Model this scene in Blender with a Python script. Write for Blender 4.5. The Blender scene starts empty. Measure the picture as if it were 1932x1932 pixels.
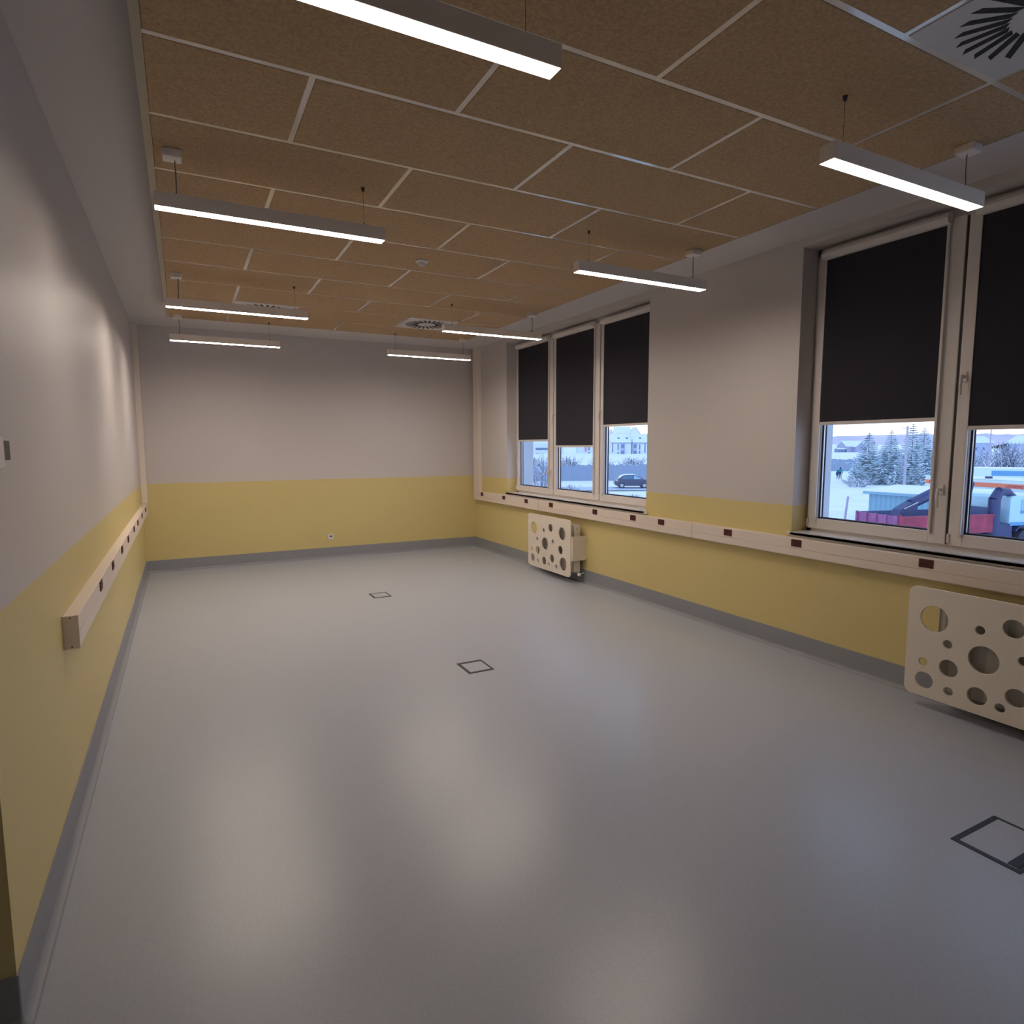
import bpy, bmesh, math, random
from mathutils import Vector, Matrix, noise

sc = bpy.context.scene
COL = sc.collection
random.seed(7)
R = math.radians

# ------------------------------------------------------------------ camera
cam = bpy.data.cameras.new('camera')
cam.sensor_width = 36.0
cam.lens = 36.0 * 1176.58 / 1932
cam.clip_start = 0.02
cam.clip_end = 3000
co = bpy.data.objects.new('camera', cam)
COL.objects.link(co)
YAW, PITCH, ROLL = R(27.7365), R(-6.0031), R(-0.1668)
fw = Vector((math.sin(YAW)*math.cos(PITCH), math.cos(YAW)*math.cos(PITCH), math.sin(PITCH)))
rt = Vector((math.cos(YAW), -math.sin(YAW), 0))
up = rt.cross(fw)
rt2 = rt*math.cos(ROLL) + up*math.sin(ROLL)
up2 = -rt*math.sin(ROLL) + up*math.cos(ROLL)
M = Matrix((rt2, up2, -fw)).transposed().to_4x4()
M.translation = Vector((0.4985, 0, 1.6644))
co.matrix_world = M
sc.camera = co

# ------------------------------------------------------------------ view, sky
sc.view_settings.view_transform = 'Standard'
sc.view_settings.look = 'None'
sc.view_settings.gamma = 1
sc.view_settings.use_curve_mapping = False
sc.view_settings.exposure = 0.0

SKY = 1.8
LAMP = (9.5, 45.0, 100.0, 95.0, 76.0)    # per row of pendants, nearest first; last: right lamp of the second row
LAMP_COL = (1.0, 0.865, 0.745, 1)
w = bpy.data.worlds.new('winter_sky')
sc.world = w
w.use_nodes = True
nt = w.node_tree
bg = nt.nodes['Background']
tc = nt.nodes.new('ShaderNodeTexCoord')
sep = nt.nodes.new('ShaderNodeSeparateXYZ')
nt.links.new(tc.outputs['Generated'], sep.inputs[0])
rp = nt.nodes.new('ShaderNodeValToRGB')
nt.links.new(sep.outputs['Z'], rp.inputs[0])
e = rp.color_ramp.elements
e[0].position = 0.0; e[0].color = (1.42, 1.25, 1.34, 1)
e[1].position = 0.5; e[1].color = (0.42, 0.56, 0.78, 1)
m_ = e.new(0.09); m_.color = (0.85, 0.90, 1.05, 1)
nt.links.new(rp.outputs[0], bg.inputs[0])
bg.inputs[1].default_value = SKY

# ------------------------------------------------------------------ materials
def mat(name, col, rough=0.6, metal=0.0, spec=0.5, coat=0.0, bump=None, var=None):
    m = bpy.data.materials.new(name)
    m.use_nodes = True
    n = m.node_tree
    b = n.nodes['Principled BSDF']
    b.inputs['Base Color'].default_value = (*col, 1)
    b.inputs['Roughness'].default_value = rough
    b.inputs['Metallic'].default_value = metal
    b.inputs['Specular IOR Level'].default_value = spec
    b.inputs['Coat Weight'].default_value = coat
    b.inputs['Coat Roughness'].default_value = 0.06
    if bump or var:
        g = n.nodes.new('ShaderNodeNewGeometry')
    if bump:
        t = n.nodes.new('ShaderNodeTexNoise'); t.inputs['Scale'].default_value = bump[0]
        t.inputs['Detail'].default_value = 4
        n.links.new(g.outputs['Position'], t.inputs['Vector'])
        bn = n.nodes.new('ShaderNodeBump'); bn.inputs['Strength'].default_value = bump[1]
        bn.inputs['Distance'].default_value = bump[2] if len(bump) > 2 else 0.005
        n.links.new(t.outputs[0], bn.inputs['Height'])
        n.links.new(bn.outputs[0], b.inputs['Normal'])
    if var:
        t = n.nodes.new('ShaderNodeTexNoise'); t.inputs['Scale'].default_value = var[0]
        t.inputs['Detail'].default_value = 5
        n.links.new(g.outputs['Position'], t.inputs['Vector'])
        r = n.nodes.new('ShaderNodeValToRGB')
        r.color_ramp.elements[0].position = 0.3; r.color_ramp.elements[1].position = 0.7
        k = var[1]
        r.color_ramp.elements[0].color = (*[c*(1-k) for c in col], 1)
        r.color_ramp.elements[1].color = (*[min(1, c*(1+k)) for c in col], 1)
        n.links.new(t.outputs[0], r.inputs[0])
        n.links.new(r.outputs[0], b.inputs['Base Color'])
    return m

def wall_material():
    m = mat('painted_wall', (0.6, 0.58, 0.56), 0.45, spec=0.35, bump=(260, 0.12, 0.002))
    n = m.node_tree; b = n.nodes['Principled BSDF']
    g = n.nodes.new('ShaderNodeNewGeometry')
    s = n.nodes.new('ShaderNodeSeparateXYZ'); n.links.new(g.outputs['Position'], s.inputs[0])
    no = n.nodes.new('ShaderNodeTexNoise'); no.inputs['Scale'].default_value = 7
    n.links.new(g.outputs['Position'], no.inputs['Vector'])
    ma = n.nodes.new('ShaderNodeMath'); ma.operation = 'MULTIPLY_ADD'
    ma.inputs[1].default_value = 0.012
    n.links.new(no.outputs[0], ma.inputs[0]); n.links.new(s.outputs['Z'], ma.inputs[2])
    gt = n.nodes.new('ShaderNodeMapRange')
    gt.inputs['From Min'].default_value = 1.189; gt.inputs['From Max'].default_value = 1.195
    n.links.new(ma.outputs[0], gt.inputs['Value'])
    mx = n.nodes.new('ShaderNodeMix'); mx.data_type = 'RGBA'
    mx.inputs['A'].default_value = (0.66, 0.54, 0.24, 1)
    mx.inputs['B'].default_value = (0.60, 0.555, 0.54, 1)
    n.links.new(gt.outputs[0], mx.inputs['Factor'])
    n.links.new(mx.outputs['Result'], b.inputs['Base Color'])
    return m

M_wall = wall_material()
M_plaster = mat('white_plaster', (0.66, 0.62, 0.61), 0.6, bump=(200, 0.1, 0.002))
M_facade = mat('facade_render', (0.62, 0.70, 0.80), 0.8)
M_floor = mat('vinyl_floor', (0.41, 0.435, 0.50), 0.30, spec=0.6, var=(90, 0.05), bump=(300, 0.08, 0.001))
M_base = mat('coved_vinyl', (0.27, 0.28, 0.31), 0.5, var=(80, 0.05))
M_wood = mat('wood_wool_board', (0.47, 0.32, 0.18), 0.85, spec=0.2, bump=(140, 0.5, 0.004), var=(70, 0.16))
M_bar = mat('grid_metal', (0.74, 0.66, 0.56), 0.25, spec=0.6, coat=1.0, bump=(3.5, 0.10, 0.02))
M_white = mat('white_enamel', (0.86, 0.80, 0.73), 0.35, spec=0.5)
M_trunk = mat('white_trunking', (0.78, 0.68, 0.60), 0.4, spec=0.45)
M_pvc = mat('white_pvc', (0.74, 0.69, 0.66), 0.3, spec=0.5)
M_red = mat('dark_red_plastic', (0.07, 0.006, 0.012), 0.35)
M_black = mat('black_plastic', (0.012, 0.012, 0.014), 0.4)
M_dark = mat('dark_cavity', (0.03, 0.028, 0.028), 0.8)
M_blind = mat('charcoal_fabric', (0.034, 0.033, 0.044), 0.9, spec=0.3, bump=(900, 0.2, 0.001))
M_gasket = mat('black_gasket', (0.006, 0.006, 0.03), 0.5)
M_alu = mat('aluminium', (0.6, 0.62, 0.65), 0.3, metal=0.8)
M_cover = mat('radiator_cover_lacquer', (0.78, 0.71, 0.61), 0.35)
M_rad = mat('radiator_enamel', (0.56, 0.52, 0.47), 0.4)
M_grey = mat('grey_plastic', (0.05, 0.045, 0.04), 0.5)
M_slot = mat('slot_shadow', (0.02, 0.017, 0.018), 0.8)
M_face = mat('diffuser_plate', (0.62, 0.58, 0.57), 0.4)

def emis(name, col, s):
    m = bpy.data.materials.new(name); m.use_nodes = True
    n = m.node_tree; n.nodes.clear()
    o = n.nodes.new('ShaderNodeOutputMaterial'); em = n.nodes.new('ShaderNodeEmission')
    em.inputs[0].default_value = col; em.inputs[1].default_value = s
    # luminaire optics: light falls off faster than a bare matt panel towards the sides
    g = n.nodes.new('ShaderNodeNewGeometry'); dt = n.nodes.new('ShaderNodeVectorMath'); dt.operation = 'DOT_PRODUCT'
    n.links.new(g.outputs['Incoming'], dt.inputs[0]); n.links.new(g.outputs['Normal'], dt.inputs[1])
    ab = n.nodes.new('ShaderNodeMath'); ab.operation = 'ABSOLUTE'; n.links.new(dt.outputs['Value'], ab.inputs[0])
    pw = n.nodes.new('ShaderNodeMath'); pw.operation = 'POWER'; pw.inputs[1].default_value = 0.35; n.links.new(ab.outputs[0], pw.inputs[0])
    ml = n.nodes.new('ShaderNodeMath'); ml.operation = 'MULTIPLY'; ml.inputs[1].default_value = s; n.links.new(pw.outputs[0], ml.inputs[0])
    n.links.new(ml.outputs[0], em.inputs[1])
    n.links.new(em.outputs[0], o.inputs[0]); return m
M_leds = [emis('led_diffuser', LAMP_COL, v) for v in LAMP]

M_glass = bpy.data.materials.new('window_glass'); M_glass.use_nodes = True
_n = M_glass.node_tree; _n.nodes.clear()
_o = _n.nodes.new('ShaderNodeOutputMaterial'); _t = _n.nodes.new('ShaderNodeBsdfTransparent')
_t.inputs[0].default_value = (0.95, 0.97, 1, 1)
_g = _n.nodes.new('ShaderNodeBsdfGlossy'); _g.inputs['Roughness'].default_value = 0.02
_l = _n.nodes.new('ShaderNodeLayerWeight'); _l.inputs[0].default_value = 0.5
_p = _n.nodes.new('ShaderNodeMath'); _p.operation = 'POWER'; _p.inputs[1].default_value = 5
_f = _n.nodes.new('ShaderNodeMath'); _f.operation = 'MULTIPLY_ADD'; _f.inputs[1].default_value = 0.6; _f.inputs[2].default_value = 0.01
_n.links.new(_l.outputs['Facing'], _p.inputs[0]); _n.links.new(_p.outputs[0], _f.inputs[0])
_m = _n.nodes.new('ShaderNodeMixShader')
_n.links.new(_f.outputs[0], _m.inputs[0]); _n.links.new(_t.outputs[0], _m.inputs[1])
_n.links.new(_g.outputs[0], _m.inputs[2]); _n.links.new(_m.outputs[0], _o.inputs[0])

def snowy(name, col, thr=0.35, snow=(0.86, 0.9, 0.95), nscale=3.0):
    """surface of colour col carrying snow on whatever faces upwards"""
    m = mat(name, col, 0.85, spec=0.2)
    n = m.node_tree; b = n.nodes['Principled BSDF']
    g = n.nodes.new('ShaderNodeNewGeometry')
    s = n.nodes.new('ShaderNodeSeparateXYZ'); n.links.new(g.outputs['True Normal'], s.inputs[0])
    no = n.nodes.new('ShaderNodeTexNoise'); no.inputs['Scale'].default_value = nscale
    n.links.new(g.outputs['Position'], no.inputs['Vector'])
    ma = n.nodes.new('ShaderNodeMath'); ma.operation = 'ADD'
    ab = n.nodes.new('ShaderNodeMath'); ab.operation = 'ABSOLUTE'
    n.links.new(s.outputs['Z'], ab.inputs[0])
    n.links.new(ab.outputs[0], ma.inputs[0]); n.links.new(no.outputs[0], ma.inputs[1])
    mr = n.nodes.new('ShaderNodeMapRange')
    mr.inputs['From Min'].default_value = thr + 0.45; mr.inputs['From Max'].default_value = thr + 0.6
    n.links.new(ma.outputs[0], mr.inputs['Value'])
    mx = n.nodes.new('ShaderNodeMix'); mx.data_type = 'RGBA'
    mx.inputs['A'].default_value = (*col, 1); mx.inputs['B'].default_value = (*snow, 1)
    n.links.new(mr.outputs[0], mx.inputs['Factor']); n.links.new(mx.outputs['Result'], b.inputs['Base Color'])
    return m
M_snow = mat('snow', (0.86, 0.92, 0.94), 0.8, spec=0.2, var=(0.5, 0.06), bump=(1.5, 0.5, 0.1))
M_road = mat('snowy_road', (0.50, 0.60, 0.72), 0.7, var=(0.8, 0.12))
M_spruce = snowy('snowy_spruce', (0.04, 0.07, 0.18), 0.74, snow=(0.75, 0.88, 0.95), nscale=2.6)  # blue cast of the haze is mixed into the needle colour
M_twig = snowy('snowy_twigs', (0.17, 0.22, 0.34), 0.25, nscale=5)
M_bank = snowy('shrub_bank', (0.27, 0.36, 0.50), 0.52, snow=(0.66, 0.76, 0.86), nscale=1.3)
M_hill = mat('haze_tinted_woodland', (0.66, 0.62, 0.74), 0.9, var=(0.02, 0.12))  # aerial haze is put into this colour: woodland lightened for distance
M_trunkw = mat('bark', (0.10, 0.10, 0.15), 0.9)
M_pole = mat('pale_pole', (0.42, 0.42, 0.55), 0.8)
M_car = mat('dark_car_paint', (0.07, 0.09, 0.17), 0.3)
M_cglass = mat('car_glass', (0.10, 0.20, 0.32), 0.1)
M_cglass2 = mat('pale_glass', (0.30, 0.55, 0.72), 0.15)
M_tyre = mat('tyre', (0.04, 0.05, 0.09), 0.8)
M_hub = mat('hubcap', (0.45, 0.52, 0.6), 0.4)
M_lampred = mat('tail_lamp', (0.8, 0.65, 0.7), 0.3)
M_shed = mat('corrugated_sheet', (0.22, 0.42, 0.56), 0.5)
M_bed = mat('red_steel', (0.34, 0.035, 0.09), 0.5, var=(3, 0.25))
M_bedd = mat('shaded_red_steel', (0.30, 0.10, 0.26), 0.6, var=(3, 0.2))  # red of the bed with the tailgate's purple shade mixed in
M_bedin = mat('dark_steel', (0.10, 0.14, 0.28), 0.6)
M_crane = mat('dark_blue_steel', (0.03, 0.05, 0.16), 0.45)
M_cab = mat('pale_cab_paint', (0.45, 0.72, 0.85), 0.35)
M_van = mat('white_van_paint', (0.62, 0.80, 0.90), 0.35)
M_orange = mat('orange_stripe', (0.85, 0.22, 0.12), 0.4)
M_letter = mat('maroon_lettering', (0.25, 0.03, 0.10), 0.5)
M_bluep = mat('blue_panel', (0.10, 0.33, 0.62), 0.3)
M_house = mat('grey_house_wall', (0.40, 0.42, 0.60), 0.8)
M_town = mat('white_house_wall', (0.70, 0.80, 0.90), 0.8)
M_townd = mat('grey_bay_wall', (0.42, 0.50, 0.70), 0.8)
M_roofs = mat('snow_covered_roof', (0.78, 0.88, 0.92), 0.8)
M_pane = mat('dark_window_pane', (0.16, 0.24, 0.40), 0.2)
M_pinkh = mat('lilac_house_wall', (0.72, 0.66, 0.82), 0.8)
M_wood2 = mat('weathered_post', (0.42, 0.38, 0.55), 0.9)
M_teal = mat('turquoise_jacket', (0.01, 0.36, 0.42), 0.7)
M_navy = mat('dark_clothing', (0.03, 0.06, 0.18), 0.8)
M_skin = mat('skin', (0.45, 0.30, 0.25), 0.6)
M_hair = mat('dark_hair', (0.03, 0.03, 0.05), 0.8)
M_bay = mat('terracotta_render', (0.55, 0.35, 0.45), 0.8)

# ------------------------------------------------------------------ helpers
def tag(o, label=None, cat=None, group=None, kind=None):
    if label: o['label'] = label
    if cat: o['category'] = cat
    if group: o['group'] = group
    if kind: o['kind'] = kind
    return o

def empty(name, loc=(0, 0, 0), rz=0, parent=None):
    o = bpy.data.objects.new(name, None); COL.objects.link(o)
    o.location = loc; o.rotation_euler = (0, 0, rz); o.empty_display_size = 0.05
    if parent: o.parent = parent
    return o

class MB:
    def __init__(s): s.v = []; s.f = []; s.m = []; s.mats = []
    def mi(s, m):
        if m is None: return 0
        if m not in s.mats: s.mats.append(m)
        return s.mats.index(m)
    def add(s, vs, fs, m=None):
        b = len(s.v); s.v += [tuple(x) for x in vs]
        k = s.mi(m)
        for f in fs: s.f.append(tuple(b+i for i in f)); s.m.append(k)
        return s
    def box(s, x0, x1, y0, y1, z0, z1, m=None):
        x0, x1 = min(x0, x1), max(x0, x1); y0, y1 = min(y0, y1), max(y0, y1); z0, z1 = min(z0, z1), max(z0, z1)
        v = [(x, y, z) for z in (z0, z1) for y in (y0, y1) for x in (x0, x1)]
        return s.add(v, [(0, 2, 3, 1), (4, 5, 7, 6), (0, 1, 5, 4), (2, 6, 7, 3), (0, 4, 6, 2), (1, 3, 7, 5)], m)
    def tube(s, p, q, r, r2=None, n=10, m=None, caps=True):
        p, q = Vector(p), Vector(q); r2 = r if r2 is None else r2
        d = (q-p).normalized(); a = d.orthogonal().normalized(); b = d.cross(a)
        vs = []
        for c, rr in ((p, r), (q, r2)):
            for i in range(n):
                t = 2*math.pi*i/n; vs.append(c + (a*math.cos(t)+b*math.sin(t))*rr)
        fs = [(i, (i+1) % n, n+(i+1) % n, n+i) for i in range(n)]
        if caps: fs += [tuple(range(n))[::-1], tuple(range(n, 2*n))]
        return s.add(vs, fs, m)
    def path(s, pts, r, n=8, m=None):
        for a, b in zip(pts[:-1], pts[1:]): s.tube(a, b, r, n=n, m=m)
        return s
    def prism(s, prof, axis, a, b, m=None):
        """profile of 2D points extruded along axis from a to b"""
        n = len(prof)
        def P(u, v, t): return {'x': (t, u, v), 'y': (u, t, v), 'z': (u, v, t)}[axis]
        vs = [P(u, v, a) for u, v in prof]+[P(u, v, b) for u, v in prof]
        fs = [(i, (i+1) % n, n+(i+1) % n, n+i) for i in range(n)]+[tuple(range(n))[::-1], tuple(range(n, 2*n))]
        return s.add(vs, fs, m)
    def lathe(s, prof, n=32, m=None, c=(0, 0, 0)):
        vs = [(c[0]+r*math.cos(2*math.pi*i/n), c[1]+r*math.sin(2*math.pi*i/n), c[2]+z) for r, z in prof for i in range(n)]
        fs = [(k*n+i, k*n+(i+1) % n, (k+1)*n+(i+1) % n, (k+1)*n+i) for k in range(len(prof)-1) for i in range(n)]
        return s.add(vs, fs, m)
    def build(s, name, m=None, parent=None, bevel=0, smooth=False, loc=None, seg=2):
        me = bpy.data.meshes.new(name); me.from_pydata(s.v, [], s.f)
        if s.mats:
            for x in s.mats: me.materials.append(x)
            for p, k in zip(me.polygons, s.m): p.material_index = k
        elif m: me.materials.append(m)
        bm = bmesh.new(); bm.from_mesh(me)
        bmesh.ops.recalc_face_normals(bm, faces=bm.faces)
        if bevel:
            ed = [e for e in bm.edges if len(e.link_faces) == 2 and e.calc_face_angle(0) > 0.6]
            bmesh.ops.bevel(bm, geom=ed, offset=bevel, segments=seg, affect='EDGES', profile=0.6)
        bm.to_mesh(me); bm.free()
        if smooth:
            for p in me.polygons: p.use_smooth = True
        o = bpy.data.objects.new(name, me); COL.objects.link(o)
        if loc: o.location = loc
        if parent: o.parent = parent
        return o

def box(name, x0, x1, y0, y1, z0, z1, m, parent=None, bevel=0):
    return MB().box(x0, x1, y0, y1, z0, z1).build(name, m, parent, bevel)

def copy_tree(o, parent=None):
    c = o.copy(); COL.objects.link(c)
    if parent: c.parent = parent
    for ch in list(o.children): copy_tree(ch, c)
    return c

def curve_plate(name, outline, holes, thick, m, parent=None, bev=0.0):
    """flat plate in local YZ with real holes, thickness along X"""
    cu = bpy.data.curves.new(name, 'CURVE'); cu.dimensions = '2D'; cu.fill_mode = 'BOTH'
    cu.extrude = thick/2; cu.bevel_depth = bev
    for pts in [outline]+holes:
        sp = cu.splines.new('POLY'); sp.points.add(len(pts)-1)
        for p, (a, b) in zip(sp.points, pts): p.co = (a, b, 0, 1)
        sp.use_cyclic_u = True
    t = bpy.data.objects.new(name+'_tmp', cu); COL.objects.link(t)
    dg = bpy.context.evaluated_depsgraph_get()
    me = bpy.data.meshes.new_from_object(t.evaluated_get(dg)); me.name = name
    bpy.data.objects.remove(t)
    me.transform(Matrix(((0, 0, 1, 0), (1, 0, 0, 0), (0, 1, 0, 0), (0, 0, 0, 1))))
    me.materials.clear(); me.materials.append(m)
    o = bpy.data.objects.new(name, me); COL.objects.link(o)
    if parent: o.parent = parent
    return o

def rrect(x0, x1, y0, y1, r, n=8):
    p = []
    for cx, cy, a0 in ((x1-r, y1-r, 0), (x0+r, y1-r, 90), (x0+r, y0+r, 180), (x1-r, y0+r, 270)):
        for i in range(n+1):
            a = R(a0+90*i/n); p.append((cx+r*math.cos(a), cy+r*math.sin(a)))
    return p
def circ(cx, cy, r, n=36): return [(cx+r*math.cos(2*math.pi*i/n), cy+r*math.sin(2*math.pi*i/n)) for i in range(n)]

# ------------------------------------------------------------------ room shell
W, D, HP, HC = 4.804, 9.523, 3.242, 3.098
YF = -1.1                                    # wall behind the camera
XA = -1.4                                    # alcove by the entrance
W1 = (5.147, 8.350); W2 = (0.15, 3.358); ZS, ZH = 0.955, 3.180

tag(box('floor', XA, W, YF, D, -0.15, 0, M_floor), kind='structure')
tag(MB().box(-0.25, 0, 2.12, D+0.2, -0.15, HP+0.2).build('wall_left', M_wall), kind='structure')
tag(box('wall_alcove', XA-0.2, -0.25, 2.12, 2.32, -0.15, HP+0.2, M_wall), kind='structure')
tag(box('wall_entrance', XA-0.2, XA, YF-0.2, 2.12, -0.15, HP+0.2, M_wall), kind='structure')
tag(box('wall_back', 0, 5.04, D, D+0.2, -0.15, HP+0.2, M_wall), kind='structure')
tag(box('wall_front', XA, 5.04, YF-0.2, YF, -0.15, HP+0.2, M_wall), kind='structure')
def pierced(x0, x1):
    b = MB()
    b.box(x0, x1, YF, D, -0.15, ZS); b.box(x0, x1, YF, D, ZH, HP+0.2)
    b.box(x0, x1, YF, W2[0], ZS, ZH); b.box(x0, x1, W2[1], W1[0], ZS, ZH); b.box(x0, x1, W1[1], D, ZS, ZH)
    return b
tag(pierced(W, 5.04).build('wall_right', M_wall), kind='structure')
fb = pierced(5.04, 5.26)
tag(fb.build('wall_facade', M_facade), kind='structure')
tag(box('wall_footing', 4.9, 5.26, YF-2, D+3, -3.2, -0.15, M_facade), kind='structure')

# coved skirting
def cove(r=0.03, h=0.157, t=0.006):
    p = [(0, 0), (0, h), (t, h), (t, r)]
    for i in range(1, 6):
        a = math.pi+ (math.pi/2)*i/6
        p.append((t+r+r*math.cos(a), r+r*math.sin(a)))
    p.append((t+r, 0.0005)); return p
pc = cove()
_b = MB().prism([(u, v) for u, v in pc], 'y', 2.12, D)
_v = [(u*math.cos(R(-9*k)), 2.12+u*math.sin(R(-9*k)), v) for k in range(11) for u, v in pc]
_n2 = len(pc)
_b.add(_v, [(k*_n2+i, k*_n2+(i+1) % _n2, (k+1)*_n2+(i+1) % _n2, (k+1)*_n2+i) for k in range(10) for i in range(_n2)])
tag(_b.build('baseboard_left', M_base), kind='structure')
tag(MB().prism([(W-u, v) for u, v in pc], 'y', YF, D).build('baseboard_right', M_base), kind='structure')
tag(MB().prism([(D-u, v) for u, v in pc], 'x', 0.006, W-0.006).build('baseboard_back', M_base), kind='structure')
tag(MB().prism([(2.12-u, v) for u, v in pc], 'x', XA, 0.0).build('baseboard_alcove', M_base), kind='structure')
tag(MB().prism([(YF+u, v) for u, v in pc], 'x', XA, W).build('baseboard_front', M_base), kind='structure')

# ceiling: plaster slab, suspended wood-wool field with its visible grid
ceil = empty('ceiling'); tag(ceil, kind='structure')
box('plaster_slab', XA-0.2, 5.26, YF-0.2, D+0.2, HP, HP+0.2, M_plaster, ceil)
XL, XR, YA, P0 = 0.4475, 3.987, 2.0467, 1.0234
J0, J1 = -4, 10
YB = YA+0.6*J1 - 0.03
bw = 0.012
def cross_x(j):
    ks = [0, 1, 2] if j % 2 else [-0.5, 0.5, 1.5]
    return [P0+1.2*k for k in ks if XL+0.1 < P0+1.2*k < XR-0.1]
diff_cells = {(8, 0): None, (8, 1.5): None, (-2, 1.5): None}
DIFF = [(P0, 8), (P0+1.8, 8), (P0+1.8, -2)]
def wood_panel(x0, x1, y0, y1):
    if x1-x0 > 0.05: MB().box(x0, x1, y0, y1, HC-0.002, HC+0.023).build('acoustic_panel', M_wood, ceil, bevel=0.003, seg=1)
for j in range(J0, J1):
    y0, y1 = YA+0.6*j+bw, YA+0.6*(j+1)-bw
    if j == J1-1: y1 = YB
    xs = [XL]+cross_x(j)+[XR]
    ds = [d[0] for d in DIFF if d[1] == j]
    for a, b in zip(xs[:-1], xs[1:]):
        segs = [(a, b)]
        for d in ds:
            ns = []
            for s, t in segs:
                if d < t-0.01 and d+0.6 > s+0.01:
                    ns += [(s, d), (d+0.6, t)]
                else: ns.append((s, t))
            segs = ns
        for s, t in segs: wood_panel(s+(bw if s > XL else 0.0), t-(bw if t < XR else 0.0), y0, y1)
    for x in sorted(set(round(q, 3) for q in cross_x(j)+[q for d in ds for q in (d, d+0.6)])):
        box('grid_bar', x-bw, x+bw, YA+0.6*j+bw, YA+0.6*(j+1)-bw if j < J1-1 else YB, HC, HC+0.03, M_bar, ceil)
for j in range(J0, J1):
    box('grid_bar', XL, XR, YA+0.6*j-bw, YA+0.6*j+bw, HC, HC+0.03, M_bar, ceil)
yn = YA+0.6*J0-bw
box('edge_strip', XL-0.033, XL, yn, YB, HC-0.004, HC+0.04, mat('edge_angle', (0.42, 0.36, 0.25), 0.5), ceil)
box('edge_strip', XR, XR+0.004, yn, YB, HC-0.001, HC+0.04, M_black, ceil)  # thin black strip stands in for the dark shadow gap at the right
box('edge_strip', XL-0.033, XR+0.004, YB, YB+0.004, HC-0.001, HC+0.04, M_black, ceil)  # same black stand-in for the shadow gap along the back edge
box('cavity_board', XL, XR, yn, YB, HC+0.035, HC+0.045, M_dark, ceil)

# ------------------------------------------------------------------ windows
def sash(parent, ya, yb, z0=1.003, z1=3.12):
    """ya < yb; casement frame with recessed double pane"""
    s = MB(); fl, fn, fbm = 0.085, 0.108, 0.082
    x0, x1 = 4.964, 5.035
    s.box(x0, x1, ya, ya+fn, z0, z1); s.box(x0, x1, yb-fl, yb, z0, z1)
    s.box(x0, x1, ya+fn, yb-fl, z0, z0+fbm); s.box(x0, x1, ya+fn, yb-fl, z1-0.075, z1)
    so = s.build('sash', M_pvc, parent, bevel=0.005)
    a, b, c, d = ya+fn, yb-fl, z0+fbm, z1-0.075
    def ring(xa, xb, t, m, nm):
        r = MB(); r.box(xa, xb, a, a+t, c, d); r.box(xa, xb, b-t, b, c, d)
        r.box(xa, xb, a+t, b-t, c, c+t); r.box(xa, xb, a+t, b-t, d-t, d)
        return r.build(nm, m, so)
    ring(4.984, 4.992, 0.010, M_gasket, 'gasket')
    ring(4.996, 5.012, 0.006, M_alu, 'glazing_spacer')
    ring(5.016, 5.026, 0.010, M_gasket, 'gasket')
    MB().box(4.993, 4.995, a, b, c, d).build('glass', M_glass, so)
    MB().box(5.013, 5.015, a, b, c, d).build('glass', M_glass, so)
    return so

def handle(parent, y, z, d=(0, -1)):
    """cranked window handle: rosette, neck and lever pointing along d in the (y, z) plane"""
    h = MB(); x = 4.964
    h.box(x-0.010, x, y-0.014, y+0.014, z-0.032, z+0.032)
    h.tube((x-0.010, y, z), (x-0.050, y, z), 0.009, n=12)
    L = 0.115
    h.tube((x-0.046, y-d[0]*0.008, z-d[1]*0.008), (x-0.055, y+d[0]*L*0.4, z+d[1]*L*0.4), 0.0105, 0.0095, n=12)
    h.tube((x-0.055, y+d[0]*L*0.38, z+d[1]*L*0.38), (x-0.047, y+d[0]*L, z+d[1]*L), 0.0095, 0.007, n=12)
    return h.build('handle', M_pvc, parent, bevel=0.0015, seg=1)

def window(name, y0, y1, gaps, hs):
    w_ = empty(name, (0, 0, 0)); tag(w_, kind='structure')
    f = MB(); x0, x1 = 4.984, 5.05
    f.box(x0, x1, y0, y0+0.045, 0.975, 3.18); f.box(x0, x1, y1-0.045, y1, 0.975, 3.18)
    f.box(x0, x1, y0, y1, 0.975, 1.02); f.box(x0, x1, y0, y1, 3.095, 3.18)
    for g in gaps: f.box(x0+0.002, x1, g-0.035, g+0.035, 0.975, 3.18)
    f.build('frame', M_pvc, w_, bevel=0.003)
    for g in gaps: MB().box(4.974, 4.986, g-0.009, g+0.009, 1.01, 3.11).build('rebate_seal', M_grey, w_)
    ed = [y0+0.020]+[q for g in gaps for q in (g-0.009, g+0.009)]+[y1-0.020]
    ss = []
    for a, b in zip(ed[0::2], ed[1::2]): ss.append(sash(w_, a, b))
    for i, y, z, d in hs: handle(ss[i], y, z, d)
    sl = MB(); sl.box(W-0.022, 4.99, y0+0.001, y1-0.001, 0.952, 0.978)
    sl.box(W-0.022, W, y0-0.03, y1+0.03, 0.952, 0.978); sl.box(W-0.010, W+0.01, y0+0.002, y1-0.002, 0.940, 0.953)
    sl.build('window_sill', M_pvc, w_, bevel=0.004)
    MB().box(5.05, 5.30, y0, y1, 0.94, 0.965).build('outer_sill', M_alu, w_)
    for a, b in zip(ed[0::2], ed[1::2]):       # cylindrical hinge covers
        MB().tube((4.96, b-0.004, 1.02), (4.96, b-0.004, 1.08), 0.009).build('hinge_cover', M_pvc, w_)
    return w_
window('window_1', W1[0], W1[1], [6.215, 7.280], [(2, 7.335, 1.325, (1, -0.25)), (1, 7.235, 2.08, (0, -1)), (0, 6.165, 2.07, (0, -1))])
window('window_2', W2[0], W2[1], [1.225, 2.290], [(2, 2.337, 1.37, (0, -1)), (1, 2.243, 2.10, (0, -1))])

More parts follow.
